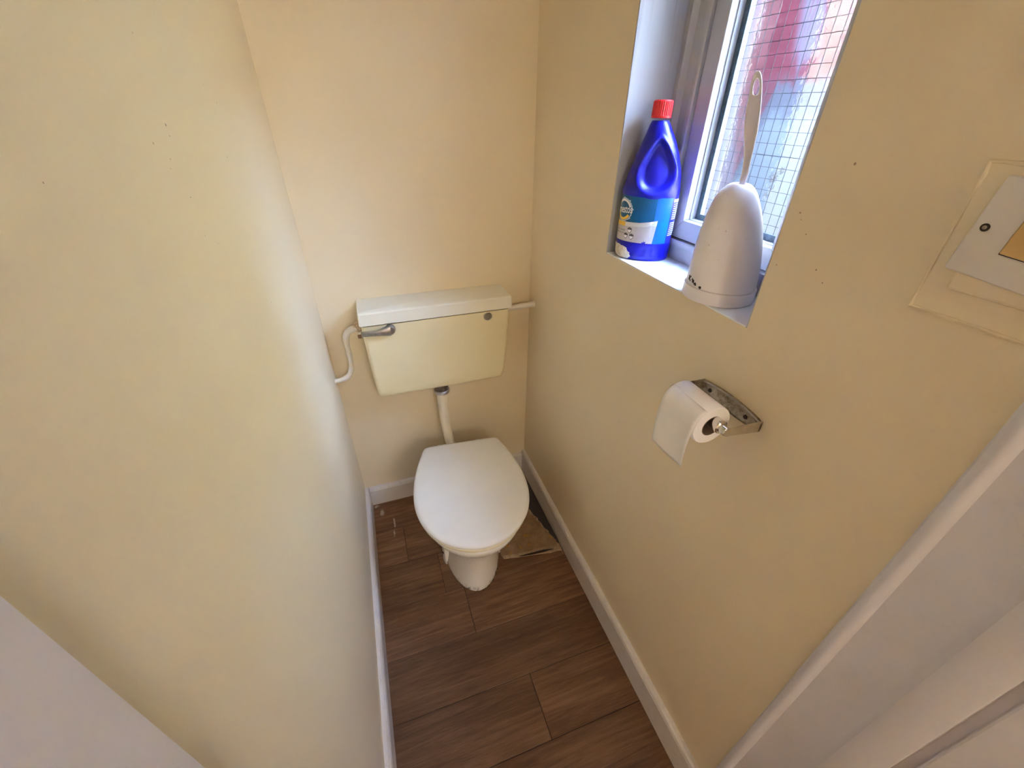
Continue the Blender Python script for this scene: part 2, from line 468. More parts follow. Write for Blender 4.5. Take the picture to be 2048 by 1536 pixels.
def door_frame():
    # right-hand lining: moulded profile in (x, y), extruded upwards
    P = [(.85, -1.278), (.744, -1.279), (.7385, -1.2825), (.7360, -1.288), (.7362, -1.2935), (.7395, -1.2990), (.7425, -1.3010),
         (.7425, -1.366), (.7405, -1.3695), (.7345, -1.3755), (.7335, -1.381), (.7335, -1.4150), (.7345, -1.4170), (.7445, -1.4180),
         (.7445, -1.4280), (.7365, -1.4292), (.7350, -1.4315), (.7350, -1.47), (.85, -1.47)]
    r = obj('trim_1', prism(P, 'z', 0, 2.03), M['door_paint'], smooth=True, angle=30)
    struct(r, 'white moulded door frame at the lower right, beside the light switch', 'door frame')
    P = [(-.08, -1.2615), (.008, -1.2620), (.0115, -1.2645), (.012, -1.268), (.012, -1.47), (-.08, -1.47)]
    l = obj('trim_2', prism(P, 'z', 0, 2.03), M['door_paint_l'], smooth=True, angle=30)
    struct(l, 'white door frame edge at the lower left corner, faintly smudged', 'door frame')
    struct(obj('trim_3', box(.012, .735, -1.47, -1.27, 2.0, 2.03, bev=.003), M['door_paint']), 'white head of the door frame', 'door frame')
door_frame()

# ------------------------------------------------------------------ window
def window():
    wroot = bpy.data.objects.new('window_1', None); COL.objects.link(wroot); wroot.location = (.90, (YJ1+YJ2)/2, ZS)
    struct(wroot, 'white framed window with wired obscured glass above the sill', 'window')
    XF = .873
    # reveal linings (white painted plaster returns)
    def part(name, bm, m, parent=wroot, **k): return obj(name, bm, m, parent, **k)
    part('reveal', box(W+.0006, .96, YJ1-.003, YJ1, ZS-.003, ZTOP, bev=.001), M['reveal'])
    part('reveal', box(W+.0006, .96, YJ2, YJ2+.003, ZS-.003, ZTOP, bev=.001), M['reveal'])
    part('reveal', box(W+.0006, .96, YJ2+.003, YJ1-.003, ZTOP-.003, ZTOP), M['reveal'])
    y0, y1 = YJ1-.003, YJ2+.003           # frame span
    # outer frame: left stile stepped moulding
    def stile(ya, s):
        # profile in (x, y)
        P = [(.862, ya), (.862, ya-s*.012), (XF-.004, ya-s*.016), (XF, ya-s*.020), (XF, ya-s*.045), (XF-.0045, ya-s*.047), (XF-.0055, ya-s*.050), (XF-.0055, ya-s*.057), (XF-.003, ya-s*.0605), (.935, ya-s*.0605), (.935, ya)]
        return prism(P, 'z', ZS, ZTOP-.003)
    part('frame_stile', stile(y0, 1), M['upvc'], smooth=True, angle=25)
    part('frame_stile', stile(y1, -1), M['upvc'], smooth=True, angle=25)
    part('frame_sill_rail', prism([(XF, ZS), (XF, 1.234), (XF-.006, 1.236), (XF-.006, 1.2475), (XF-.0045, 1.2495), (.935, 1.2495), (.935, ZS)], 'y', y1+.0605, y0-.0605), M['upvc'])
    part('frame_head', box(XF, .935, y1+.0605, y0-.0605, ZTOP-.06, ZTOP-.003, bev=.003), M['upvc'])
    # sash: four mitred members with a hairline gap round it
    ya, yb = y0-.0640, y1+.0640; za, zb = 1.2525, ZTOP-.0635
    s = .040; xs0, xs1 = XF+.0015, .930; g = .0005
    def member(pts): return prism(pts, 'x', xs0, xs1, bev=.0012, seg=2)
    part('sash_stile', member([(ya, za+g), (ya, zb-g), (ya-s, zb-s-g), (ya-s, za+s+g)]), M['upvc'])
    part('sash_stile', member([(yb, za+g), (yb, zb-g), (yb+s, zb-s-g), (yb+s, za+s+g)]), M['upvc'])
    part('sash_rail', member([(ya-g, za), (yb+g, za), (yb+s+g, za+s), (ya-s-g, za+s)]), M['upvc'])
    part('sash_rail', member([(ya-g, zb), (yb+g, zb), (yb+s+g, zb-s), (ya-s-g, zb-s)]), M['upvc'])
    part('gap_shadow_strip', box(.915, .9335, yb-.0035, ya+.0035, za-.003, za), M['dark'])
    # glazing beads
    Y0, Y1, Z0, Z1 = ya-s, yb+s, za+s, zb-s
    b = .0025
    part('glazing_bead', box(.8905, .9045, Y0-b, Y0+.001, Z0, Z1), M['upvc'])
    part('glazing_bead', box(.8905, .9045, Y1-.001, Y1+b, Z0, Z1), M['upvc'])
    part('glazing_bead', box(.8905, .9045, Y1+b, Y0-b, Z0-.001, Z0+b), M['upvc'])
    part('glazing_bead', box(.8905, .9045, Y1+b, Y0-b, Z1-b, Z1+.001), M['upvc'])
    gk = .0125
    part('gasket', box(.9035, .9050, Y0-b-gk, Y0-b, Z0+b, Z1-b), M['gasket'])
    part('gasket', box(.9035, .9050, Y1+b, Y1+b+.007, Z0+b, Z1-b), M['gasket'])
    part('gasket', box(.9035, .9050, Y1+b+.007, Y0-b-gk, Z0+b, Z0+b+.012), M['gasket'])
    part('gasket', box(.9035, .9050, Y1+b+.007, Y0-b-gk, Z1-b-.008, Z1-b), M['gasket'])
    # wired glass
    t = NT('wired_obscured_glass')
    n = t.n; n.remove(t.p)
    gl = t.add('ShaderNodeBsdfGlass'); gl.inputs['Roughness'].default_value = .05; gl.inputs['IOR'].default_value = 1.18
    gl.inputs['Color'].default_value = (.97, .99, 1, 1)
    tr = t.add('ShaderNodeBsdfTransparent'); tr.inputs[0].default_value = (.96, .985, 1, 1)
    bp = t.add('ShaderNodeBump'); bp.inputs['Strength'].default_value = .5; bp.inputs['Distance'].default_value = .0016
    t.link(t.noise(115, 2, .4), bp.inputs['Height']); t.link(bp.outputs[0], gl.inputs['Normal'])
    mx = t.add('ShaderNodeMixShader'); mx.inputs[0].default_value = .16
    t.link(tr.outputs[0], mx.inputs[1]); t.link(gl.outputs[0], mx.inputs[2])
    # grey-brown dirt stain on the glass (coordinates relative to the window's base)
    bx = wroot.location
    df = t.add('ShaderNodeBsdfDiffuse'); df.inputs[0].default_value = (.17, .13, .11, 1)
    tot = None
    x, y, z = t.sep()
    for cy_, cz_, r in ((-.782, 1.400, .020), (-.795, 1.412, .013), (-.778, 1.370, .009), (-.765, 1.432, .004), (-.785, 1.384, .010)):
        dy = t.math('SUBTRACT', y, cy_-bx.y); dz = t.math('SUBTRACT', z, cz_-bx.z)
        d = t.math('SQRT', t.math('ADD', t.math('MULTIPLY', dy, dy), t.math('MULTIPLY', dz, dz)))
        k = t.smooth(d, r, r*.3); tot = k if tot is None else t.math('MAXIMUM', tot, k)
    dm = t.smooth(t.math('MULTIPLY', t.math('POWER', tot, .5), t.noise(330, 6, .85)), .50, .56)
    mx2 = t.add('ShaderNodeMixShader'); t.link(t.math('MULTIPLY', dm, .8), mx2.inputs[0]); t.link(mx.outputs[0], mx2.inputs[1]); t.link(df.outputs[0], mx2.inputs[2])
    t.link(mx2.outputs[0], t.out.inputs[0])
    part('glass_pane', box(.9052, .9092, Y1-.004+.004, Y0, Z0, Z1), t.m)
    # embedded wire grid
    bm = bmesh.new(); st = .0187; h = .00036
    yy = Y0-.006
    while yy > Y1:
        add_box(bm, .9072-h, .9072+h, yy-h, yy+h, Z0+.001, Z1-.001); yy -= st
    zz = Z0+.010
    while zz < Z1:
        add_box(bm, .9072-h, .9072+h, Y1+.001, Y0-.001, zz-h, zz+h); zz += st
    wm = part('wire_mesh', bm, M['wire']); wm['kind'] = 'stuff'
    # tiled sill
    sill = struct(obj('trim_4', box(W+.0012, XF+.02, YJ2+.003, YJ1-.003, ZS-.0030, ZS-.0012), M['grout']), 'white tiled window sill with grey joints', 'window sill')
    ys = [YJ1-.003, -.6405, -.795, YJ2+.003]
    for a, c in zip(ys, ys[1:]):
        obj('tile', box(W+.0004, XF-.0004, c+.0008, a-.0008, ZS-.0030, ZS, bev=.0008), M['tile'], sill)
window()

# ------------------------------------------------------------------ outside the window
def outside():
    t = NT('red_painted_render'); t.p.inputs['Roughness'].default_value = .75
    x, y, z = t.sep()
    n1 = t.noise(5, 4, .6); fine = t.noise(26, 4, .6)
    red = t.ramp(n1, [(.3, (.115, .014, .022)), (.7, (.15, .022, .030))])
    # whitewash brush strokes: a broad band and a few thin ones, streaked vertically
    st = t.noise(1, 5, .65, t.mapping((30, 30, 2.0)))
    wob = t.math('MULTIPLY', t.math('SUBTRACT', t.noise(2.5, 2), .5), .16)
    yy = t.math('ADD', y, t.math('ADD', wob, t.math('MULTIPLY', t.math('SUBTRACT', z, 1.7), -.25)))
    band = t.math('MULTIPLY', t.smooth(yy, .195, .225), t.smooth(yy, .36, .30))
    band = t.math('MULTIPLY', band, t.smooth(t.math('ADD', z, t.math('MULTIPLY', st, .25)), 1.78, 1.86))
    edge = t.smooth(yy, .60, .66)
    thin = t.math('MULTIPLY', t.smooth(t.noise(1, 3, .6, t.mapping((22, 22, .7), (3, 1, 0))), .64, .74), .40)
    wmask = t.math('MAXIMUM', t.math('MAXIMUM', t.math('MULTIPLY', band, t.smooth(st, .30, .55)), t.math('MULTIPLY', edge, .75)), thin)
    col = t.mix(wmask, red, (.135, .125, .150))
    # pale plinth with a slanting grey top edge
    lim = t.math('ADD', t.math('ADD', 1.635, t.math('MULTIPLY', t.math('MAXIMUM', t.math('SUBTRACT', y, .40), 0), -3.6)), t.math('MULTIPLY', t.math('SUBTRACT', fine, .5), .16))
    d = t.math('SUBTRACT', lim, z)
    col = t.mix(t.smooth(d, -.02, .05), col, (.085, .085, .10))
    col = t.mix(t.smooth(d, .08, .20), col, (.155, .172, .18))
    t.color(col)
    struct(obj('wall_outside', box(2.10, 2.35, 0.02, 5.0, -.5, 5.6), t.m), 'red painted outside wall with white streaks seen through the glass', 'wall')
    struct(obj('ceiling_added_outside', box(1.0, 2.35, 0.02, 5.0, 2.45, 2.6), simple('grey_light_blocker', (.35, .34, .33), .9, var=.1)), 'added unseen roof outside the window, shading the red wall', 'roof')  # added roof, keeps skylight off the red wall
    bk = simple('dark_added_wall', (.16, .12, .10), .9, var=.3, vscale=30)
    bm = box(1.0, 1.03, YJ1, 5.0, -.5, 2.45); add_box(bm, 1.0, 1.03, -3.0, YJ2, -.5, 2.45)
    add_box(bm, 1.0, 1.03, YJ2, YJ1, -.5, ZS-.01); add_box(bm, 1.0, 1.03, YJ2, YJ1, ZTOP, 2.45)
    struct(obj('wall_added_face', bm, bk), 'added unseen dark outer face around the window, cutting bounced light', 'wall')  # added dark facing, lowers the light bounced onto the red wall
    struct(obj('wall_added_opposite', box(2.10, 2.35, -1.05, 0.02, -.5, 2.9), simple('yellow_added_bounce_wall', (.74, .60, .32), .9, var=.1)), 'added unseen yellow wall facing the window, blocking low sky and bouncing warm light', 'wall')  # added wall, blocks low sky and bounces warm light indoors
    struct(obj('wall_added_side', box(1.03, 2.30, -2.15, -2.0, -.5, 2.7), simple('grey_added_blocker', (.22, .19, .15), .9, var=.15)), 'added unseen grey wall outside, holding skylight off the end wall', 'wall')  # added blocker, limits direct skylight on the end wall
    struct(obj('wall_added_far', box(3.8, 4.1, -5.0, 0.5, -.5, 3.1), simple('brown_added_blocker', (.45, .33, .18), .9, var=.1)), 'added unseen brown block outside, hiding the low sky', 'wall')  # added blocker, leaves only the higher sky to light the room
    struct(obj('wall_added_end', box(1.03, 2.10, 2.2, 2.35, -.5, 2.45), bk), 'added unseen dark end wall outside, keeping light off the red wall', 'wall')  # added blocker, closes the far end against daylight
    struct(obj('floor_outside', box(1.0, 6.0, -6.0, 8.0, -.6, -.5), simple('pale_concrete', (.22, .21, .20), .9, var=.2)), 'pale concrete yard outside the window', 'ground')
outside()

# ------------------------------------------------------------------ added unseen lamp behind the camera, brightens the closet
def fill_lamp():
    c = Vector((.58, -3.05, 1.72)); R = .21
    t = thing('added_fill_lamp', 'added unseen fill lamp, shaped as a round white pendant in the passage', 'lamp', c)
    em = NT('fill_lamp_emitter'); em.color((.8, .78, .72)); em.p.inputs['Roughness'].default_value = .9
    em.p.inputs['Emission Color'].default_value = (*FILL_COL, 1); em.p.inputs['Emission Strength'].default_value = FILL_STRENGTH
    rings = [[c+Vector((R*sin(a)*cos(2*pi*i/24), R*sin(a)*sin(2*pi*i/24), R*cos(a))) for i in range(24)] for a in [pi*(k+.6)/12.2 for k in range(12)]]
    obj('shade', loft(rings), em.m, t, smooth=True)
    obj('cord', cyl(c+Vector((0, 0, R-.01)), (0, 0, 1), .004, .004, CEIL-c.z-R+.01, 8), M['switch'], t)
    obj('ceiling_rose', cyl((c.x, c.y, CEIL-.025), (0, 0, 1), .05, .04, .025, 24), M['switch'], t)
fill_lamp()

# ------------------------------------------------------------------ toilet
TB = Vector((.3975, -.1775, 0)); FD = Vector((-.09, -.996, 0)).normalized(); LT = Vector((.996, -.09, 0)).normalized()
def tl(s, t, z): return TB+FD*s+LT*(t+.010)+Vector((0, 0, z))

def mirror_outline(tab, n=6):
    pts = catmull([(s, h, 0) for s, h in tab], n)
    right = [(p.x, max(p.y, 0)) for p in pts]
    left = [(s, -h) for s, h in right[::-1] if h > 1e-5]
    return right+left

LID = [(0.002, .118), (.004, .134), (.012, .146), (.05, .160), (.11, .178), (.18, .192), (.24, .1965), (.30, .193), (.355, .179), (.40, .157), (.44, .122), (.47, .079), (.486, .035), (.490, .0)]
def ring_scaled(out, inset, z, cs=.24):
    return [tl(cs+(s-cs)*(1-inset/.245), t*(1-inset/.195), z) for s, t in out]

def egg(hw, s0, s1, n=40, sm=.45, pw=2.6):
    m = s0+(s1-s0)*sm; out = []
    for k in range(n):
        a = 2*pi*k/n; ca, sa = cos(a), sin(a)
        if ca >= 0: s = m+(s1-m)*ca; t = hw*sa
        else:
            s = m-(m-s0)*abs(ca)**(2/pw); t = hw*math.copysign(abs(sa)**(2/pw), sa)
        out.append((s, t))
    return out

def toilet():
    T = thing('toilet', 'white toilet pan with its lid closed, standing on the brown floor', 'toilet', (.38, -.40, 0))
    secs = [(0, .109, -.06, .384), (.006, .1105, -.06, .386), (.02, .109, -.06, .384), (.06, .1045, -.06, .374), (.12, .101, -.06, .364), (.18, .104, -.06, .367), (.22, .114, -.055, .384),
            (.26, .138, -.05, .414), (.295, .162, -.04, .447), (.322, .178, -.02, .468), (.340, .186, 0.0, .479), (.358, .190, .005, .484), (.368, .189, .008, .482), (.372, .184, .01, .476)]
    rings = [[tl(s, t-.008*(1-z/.372), z) for s, t in egg(hw, s0, s1, 48, .5 if z < .2 else .45)] for z, hw, s0, s1 in secs]
    pan = obj('pan', loft(rings), M['ceramic'], T, smooth=True, angle=60)
    # side webs of the foot with their fixing holes
    for sgn in (-1, 1):
        o = [(.02, sgn*.075-.008), (.02, sgn*.115-.008), (.225, sgn*.1165-.008), (.245, sgn*.109-.008), (.245, sgn*.075-.008)]
        web = obj('side_web', loft([[tl(s, t, z) for s, t in o] for z in (0.0, .27)]), M['ceramic'], pan)
        hp = tl(.232, sgn*.1135-.008, .058)
        obj('fixing_hole', cyl(hp, LT*sgn+FD*.5, .0052, .0052, .0025, 14), M['grime'], pan)
    # rust and dirt chips round the foot
    ch = random.Random(3)
    for k in range(9):
        a = radians(ch.uniform(-6, 48)); m = .162
        s = m+(.386-m)*cos(a); t = .1105*sin(a)-.008
        c = tl(s-.0015, t, .001+ch.uniform(0, .003)); r = ch.uniform(.0015, .0045)
        bm = bmesh.new(); bmesh.ops.create_icosphere(bm, subdivisions=1, radius=r)
        for v in bm.verts: v.co = Vector((v.co.x*ch.uniform(.7, 1.4), v.co.y*ch.uniform(.7, 1.4), v.co.z*.45))+c
        obj('dirt_chip', bm, M['grime'], pan)
    out = mirror_outline(LID)
    seat_o = [ring_scaled(out, i, z) for i, z in ((.012, .3725), (.006, .3745), (.0045, .380), (.0055, .3880), (.010, .3915))]
    inner = [[tl(.27+(s-.27)*.60, t*.60, z) for s, t in out] for z in (.3915, .3725)]
    bm = loft(seat_o+inner+[seat_o[0]], cap0=False, cap1=False)
    bmesh.ops.remove_doubles(bm, verts=bm.verts, dist=1e-6)
    obj('seat', bm, M['seat'], T, smooth=True, angle=50)
    R = [ring_scaled(out, i, z) for i, z in ((.010, .3925), (.002, .3935), (0, .3965), (.0005, .4005), (.003, .4045), (.008, .4075), (.016, .4095), (.035, .4108), (.08, .4122), (.14, .413), (.19, .4132))]
    obj('lid', loft(R), M['lid'], T, smooth=True, angle=50)
    for t in (-.075, .075):
        obj('hinge', cyl(tl(-.004, t-.02, .384), LT, .011, .011, .04, 18, bev=.002), M['lid'], T, smooth=True)
toilet()

# ------------------------------------------------------------------ cistern
def cistern():
    C = thing('cistern', 'low-level cream plastic cistern with chrome lever, fixed to the end wall', 'cistern', (.375, -.06, .63))
    def rr(x0, x1, yf, z, r=.014, n=5):
        out = [(x0, -.002, z), ]
        out = [Vector((x0, -.002, z))]
        for k in range(n+1):
            a = pi+pi/2*k/n; out.append(Vector((x0+r+r*cos(a), yf+r+r*sin(a), z)))
        for k in range(n+1):
            a = 1.5*pi+pi/2*k/n; out.append(Vector((x1-r+r*cos(a), yf+r+r*sin(a), z)))
        out.append(Vector((x1, -.002, z))); return out
    rings = [rr(.150, .588, -.100, .628), rr(.1405, .600, -.111, .6305), rr(.1370, .6045, -.1145, .637), rr(.1345, .6105, -.1165, .66), rr(.130, .6190, -.1200, .75), rr(.1265, .6245, -.1230, .85), rr(.1245, .6265, -.1245, .9135)]
    obj('tank', loft(rings), M['cistern'], C, smooth=True, angle=50)
    bm = bmesh.new()
    lid = [(.1205, .6335, -.1275, .9175), (.1195, .6345, -.1290, .9190), (.1215, .6330, -.1275, .9560), (.1240, .6300, -.1240, .9610), (.1275, .6265, -.1190, .9625)]
    rings = [[Vector((x0, -.001, z)), Vector((x0, yf+.006, z)), Vector((x0+.002, yf+.002, z)), Vector((x0+.006, yf, z)), Vector((x1-.006, yf, z)), Vector((x1-.002, yf+.002, z)), Vector((x1, yf+.006, z)), Vector((x1, -.001, z))] for x0, x1, yf, z in lid]
    obj('cistern_lid', loft(rings), M['cistern_lid'], C, smooth=True, angle=28)
    obj('lid_gap_shade', box(.130, .621, -.1205, -.004, .9125, .9180), M['dark'], C)  # dark filler standing in for the shade between lid and tank
    # flush lever: pivot boss and a flattened arm running off the left end
    LV = obj('lever', cyl((.2130, -.1235, .8975), (0, -1, 0), .0175, .0155, .018, 28, bev=.003), M['chrome'], C, smooth=True)
    path = [(.2130, .8985, .0158), (.1980, .8975, .0130), (.1820, .8960, .0100), (.1640, .8960, .0090), (.1400, .8965, .0080), (.1150, .8975, .0075), (.1125, .8975, .0070)]
    rings = []
    for i, (x, z, h) in enumerate(path):
        yb = -.132 if i < 3 else -.136; yf = -.150 if i < 2 else (-.149 if i < 4 else -.147)
        rings.append([Vector((x, yb, z-h)), Vector((x, yf+.004, z-h*1.0)), Vector((x, yf, z-h*.55)), Vector((x, yf, z+h*.55)), Vector((x, yf+.004, z+h)), Vector((x, yb, z+h))])
    obj('lever_arm', loft(rings), M['chrome'], LV, smooth=True, angle=35)
    obj('lever_recess', prism([(.130, .8925), (.168, .8915), (.171, .8960), (.166, .9005), (.130, .9025)], 'y', -.1492, -.1465, bev=.0008), M['button'], LV)
    obj('lever_tip', box(.1105, .1235, -.1505, -.136, .8895, .9052, bev=.0012), M['chrome_bright'], LV)
    obj('button', cyl((.5460, -.1235, .8955), (0, -1, 0), .0140, .0130, .0045, 28, bev=.0015), M['button'], C, smooth=True)
    obj('button_ring', tube([Vector((.546+.0142*cos(a), -.1250, .8955+.0142*sin(a))) for a in [2*pi*k/28 for k in range(29)]], .0012, 6), M['chrome'], C, smooth=True)
    # outlet nut and flush pipe down to the pan
    NUT = obj('outlet_nut', cyl((.368, -.073, .592), (0, 0, 1), .0265, .0265, .042, 12, bev=.003), M['dark_metal'], C)
    obj('nut_ring', cyl((.368, -.073, .581), (0, 0, 1), .0300, .0300, .016, 28, bev=.003), M['chrome'], NUT, smooth=True)
    path = catmull([(.368, -.073, .590), (.367, -.073, .53), (.369, -.073, .46), (.372, -.074, .40), (.380, -.090, .33), (.392, -.125, .285), (.398, -.165, .275)], 8)
    obj('flush_pipe', tube(path, .0195, 20), M['pipe_clean'], C, smooth=True)
cistern()

def pipes():
    P = thing('water_supply_pipe', 'bent flaking painted water pipe between cistern and left wall', 'pipe', (.03, -.05, .69))
    path = catmull([(.128, -.045, .880), (.104, -.045, .879), (.084, -.045, .874), (.071, -.045, .858), (.0665, -.045, .828), (.0665, -.045, .79), (.066, -.045, .755), (.060, -.045, .722), (.046, -.045, .700), (.022, -.045, .690), (-.004, -.045, .687)], 6)
    rnd = random.Random(5); ph = rnd.random()
    obj('pipe', tube(path, lambda t: .0088+.0006*sin(40*t)+.0007*sin(17*t+1), 16), M['pipe'], P, smooth=True)
    bm = tube(catmull([(.100, -.045, .8785), (.084, -.045, .874), (.071, -.045, .858), (.0665, -.045, .836)], 6), .0112, 16)
    obj('elbow', bm, M['pipe'], P, smooth=True)
    bm = bmesh.new(); bmesh.ops.create_icosphere(bm, subdivisions=3, radius=.017)
    for v in bm.verts:
        k = 1+.25*rnd.uniform(-1, 1); v.co = Vector((v.co.x*.75*k+.116, v.co.y*k-.045, v.co.z*1.15*k+.884))
    obj('sealant', bm, M['sealant'], P, smooth=True)
    O = thing('overflow_pipe', 'short painted overflow pipe between cistern and window wall', 'pipe', (.69, -.05, .89))
    obj('pipe', tube(catmull([(.620, -.045, .880), (.66, -.045, .881), (.70, -.046, .8835), (.753, -.046, .8850)], 6), lambda t: .0105+.0006*sin(21*t), 18), M['pipe'], O, smooth=True)
    obj('fitting', cyl((.6265, -.045, .876), (1, 0, 0), .0120, .0110, .016, 18, bev=.001), M['copper'], O, smooth=True)
    obj('collar', cyl((.742, -.046, .885), (1, 0, 0), .0118, .0150, .009, 18), M['pipe'], O, smooth=True)
pipes()

# ------------------------------------------------------------------ torn board beside the toilet
def board():
    B = thing('torn_board', 'torn piece of stained brown board on the floor beside the toilet', 'board', (.62, -.40, 0))
    rnd = random.Random(11)
    left = [(.520, -.110), (.500, -.25), (.487, -.40), (.487, -.448), (.492, -.466)]
    front = [(.520, -.470), (.56, -.478), (.60, -.4865), (.64, -.492), (.68, -.499), (.712, -.503)]
    right = [(.716, -.470), (.712, -.455), (.707, -.435), (.700, -.415), (.703, -.400), (.692, -.380), (.690, -.355), (.681, -.335), (.685, -.325), (.672, -.305), (.668, -.27), (.658, -.25), (.652, -.20), (.64, -.16), (.62, -.12)]
    rj = []
    for a, b in zip(right, right[1:]):
        for k in range(3):
            t = k/3; rj.append((a[0]+(b[0]-a[0])*t+rnd.uniform(-.0035, .0035), a[1]+(b[1]-a[1])*t+rnd.uniform(-.002, .002)))
    rj.append(right[-1])
    def sheet(outline, z0, z1, lift):
        bm = prism(outline, 'z', z0, z1)
        bmesh.ops.triangulate(bm, faces=[f for f in bm.faces if len(f.verts) > 4])
        bmesh.ops.subdivide_edges(bm, edges=bm.edges[:], cuts=1)
        for v in bm.verts: v.co.z += lift(v.co.x, v.co.y)
        return bm
    top = [(x, y+.012+.004*max(0, 1-abs(x-.62)/.08)) for x, y in front]
    lift = lambda x, y: .016*max(0, min(1, (x-.56)/.15))*max(0, min(1, (-.36-y)/.12))
    obj('top_layer', sheet(left[:-1]+[(.490, -.455)]+top+rj, .0060, .0095, lift), M['hardboard'], B)
    low = [(x, y+rnd.uniform(-.002, .002)) for x, y in front]
    lowr = [(x+.010+rnd.uniform(-.002, .002), y) for x, y in right]
    obj('under_layer', sheet(left+low+[(.728, -.506), (.730, -.47)]+lowr, .0004, .0036, lambda x, y: 0), M['hardboard_edge'], B)
    gap = [(.545, -.4735), (.60, -.4760), (.655, -.4790), (.690, -.4860), (.700, -.4900), (.650, -.4895), (.600, -.4850), (.560, -.4785)]
    obj('split_shade', prism(gap, 'z', .0034, .0041), M['grime'], B)  # dark sliver painted in for the shade under the lifted top layer
    # dark strip along the skirting
    tag(obj('dark_floor_strip', prism([(.60, -.10), (.64, -.16), (.662, -.22), (.672, -.26), (.690, -.33), (.714, -.42), (.7325, -.508), (.7325, -.10)], 'z', .00005, .00030), M['floor_strip']),
        'dark strip of bare floor between torn board and skirting', 'floor patch')
    # crumbs of plaster at the front corner
    for k, (x, y, r) in enumerate([(.735-.006, -.503, .004), (.728, -.515, .003), (.7305, -.490, .0045)]):
        bm = bmesh.new(); bmesh.ops.create_icosphere(bm, subdivisions=1, radius=r)
        for v in bm.verts: v.co = Vector((v.co.x*.8+x-.003, v.co.y*1.5+y, v.co.z*.8+r*.7))
        obj('splinter', bm, M['hardboard_edge'], B)
board()

# ------------------------------------------------------------------ paper holder and roll
AX, AZ = .678, 1.0665     # spindle axis (along y)
def paper():
    H = thing('toilet_roll_holder', 'tarnished chrome toilet roll holder screwed to the wall below the window', 'toilet roll holder', (W, -.967, 1.05))
    ya, yb = -.910, -1.050
    n = 18; up, lo = [], []
    for k in range(n+1):
        t = k/n; y = ya+(yb-ya)*t; e = 4*t*(1-t)
        up.append((y, 1.0695+.0085*e**.7)); lo.append((y, 1.0520-.0050*e**.8))
    poly = up+lo[::-1]
    obj('plate', prism(poly, 'x', W-.0045, W, bev=.001), M['alu'], H)
    # raised bright rim along the upper edge
    obj('rim', tube([Vector((W-.005, y, z-.0012)) for y, z in up], .0018, 8), M['chrome'], H, smooth=True)
    obj('rim', tube([Vector((W-.0045, y, z+.001)) for y, z in lo], .0015, 8), M['alu'], H, smooth=True)
    for y in (-.934, -1.020): 
        obj('screw', cyl((W-.0044, y, 1.0610), (-1, 0, 0), .0042, .0036, .0016, 16), M['screw'], H)
    for y0, y1, am in ((ya-.003, ya, 'alu'), (yb, yb+.003, 'arm')):
        P = [(W, 1.0500), (W, 1.0720), (AX+.01, AZ+.0075), (AX, AZ+.0080), (AX-.006, AZ+.005), (AX-.0078, AZ), (AX-.006, AZ-.005), (AX, AZ-.0080), (AX+.01, AZ-.0078)]
        obj('arm', prism(P, 'y', y0, y1, bev=.0008), M[am], H)
    sp = obj('spindle', cyl((AX, -.914, AZ), (0, -1, 0),   .0122, .0122, .123, 28, bev=.002), M['chrome_bright'], H, smooth=True)
    obj('spindle_end', cyl((AX, -1.035, AZ), (0, -1, 0), .0080, .0080, .014, 24, bev=.0015), M['chrome_bright'], sp, smooth=True)
    obj('spindle_end', cyl((AX, -.911, AZ), (0, -1, 0), .0080, .0080, .006, 24), M['chrome_bright'], sp, smooth=True)
    # roll
    R = thing('toilet_roll', 'part-used white toilet roll with a loose sheet hanging down', 'toilet roll', (AX, -.97, AZ-.04))
    cx, cz, ro, ri = AX-.004, AZ-.0065, .0365, .0195
    y0, y1 = -.9320, -1.0205; n = 56
    def circ(r, y): return [Vector((cx+r*cos(2*pi*k/n), y, cz+r*sin(2*pi*k/n))) for k in range(n)]
    bm = loft([circ(ri, y0), circ(ro-.0012, y0), circ(ro, y0-.0015), circ(ro, y1+.0015), circ(ro-.0012, y1), circ(ri, y1), circ(ri, y0)], cap0=False, cap1=False)
    bmesh.ops.remove_doubles(bm, verts=bm.verts, dist=1e-6)
    obj('roll', bm, M['paper'], R, smooth=True, angle=50)
    bm = loft([circ(ri, y0+.0004), circ(ri-.0011, y0+.0004), circ(ri-.0011, y1-.0004), circ(ri, y1-.0004), circ(ri, y0+.0004)], cap0=False, cap1=False)
    bmesh.ops.remove_doubles(bm, verts=bm.verts, dist=1e-6)
    obj('core', bm, M['card_core'], R, smooth=True, angle=50)
    # loose sheet: leaves the room side of the roll and hangs
    prof = []
    for k in range(7):
        a = radians(118+62*k/6); prof.append((cx+(ro+.0003)*cos(a), cz+(ro+.0003)*sin(a)))
    for k in range(1, 13): prof.append((cx-ro-.0012-.003*sin(k/12*pi*.9), cz-.0068*k))
    bm = bmesh.new(); m = 12; grid = []
    for i, (x, z) in enumerate(prof):
        row = []
        for j in range(m+1):
            u = j/m; y = y0-.0015+(y1-y0+.003)*u
            h = max(0, (i-7)/12)
            fan = h*(u-1)*.008
            row.append(bm.verts.new((x-.004*h*sin(u*5.0+.6)*(1+.5*h)-.002*h, y+fan, z-.006*h*h*u+.012*h*h*max(0, .35-u)*0+.003*h*sin(u*7))))
        grid.append(row)
    for a, b in zip(grid, grid[1:]):
        for j in range(m): bm.faces.new((a[j], a[j+1], b[j+1], b[j]))
    s = obj('loose_sheet', bm, M['paper'], R, smooth=True, angle=180)
    md = s.modifiers.new('thickness', 'SOLIDIFY'); md.thickness = .0003; md.offset = 0
paper()

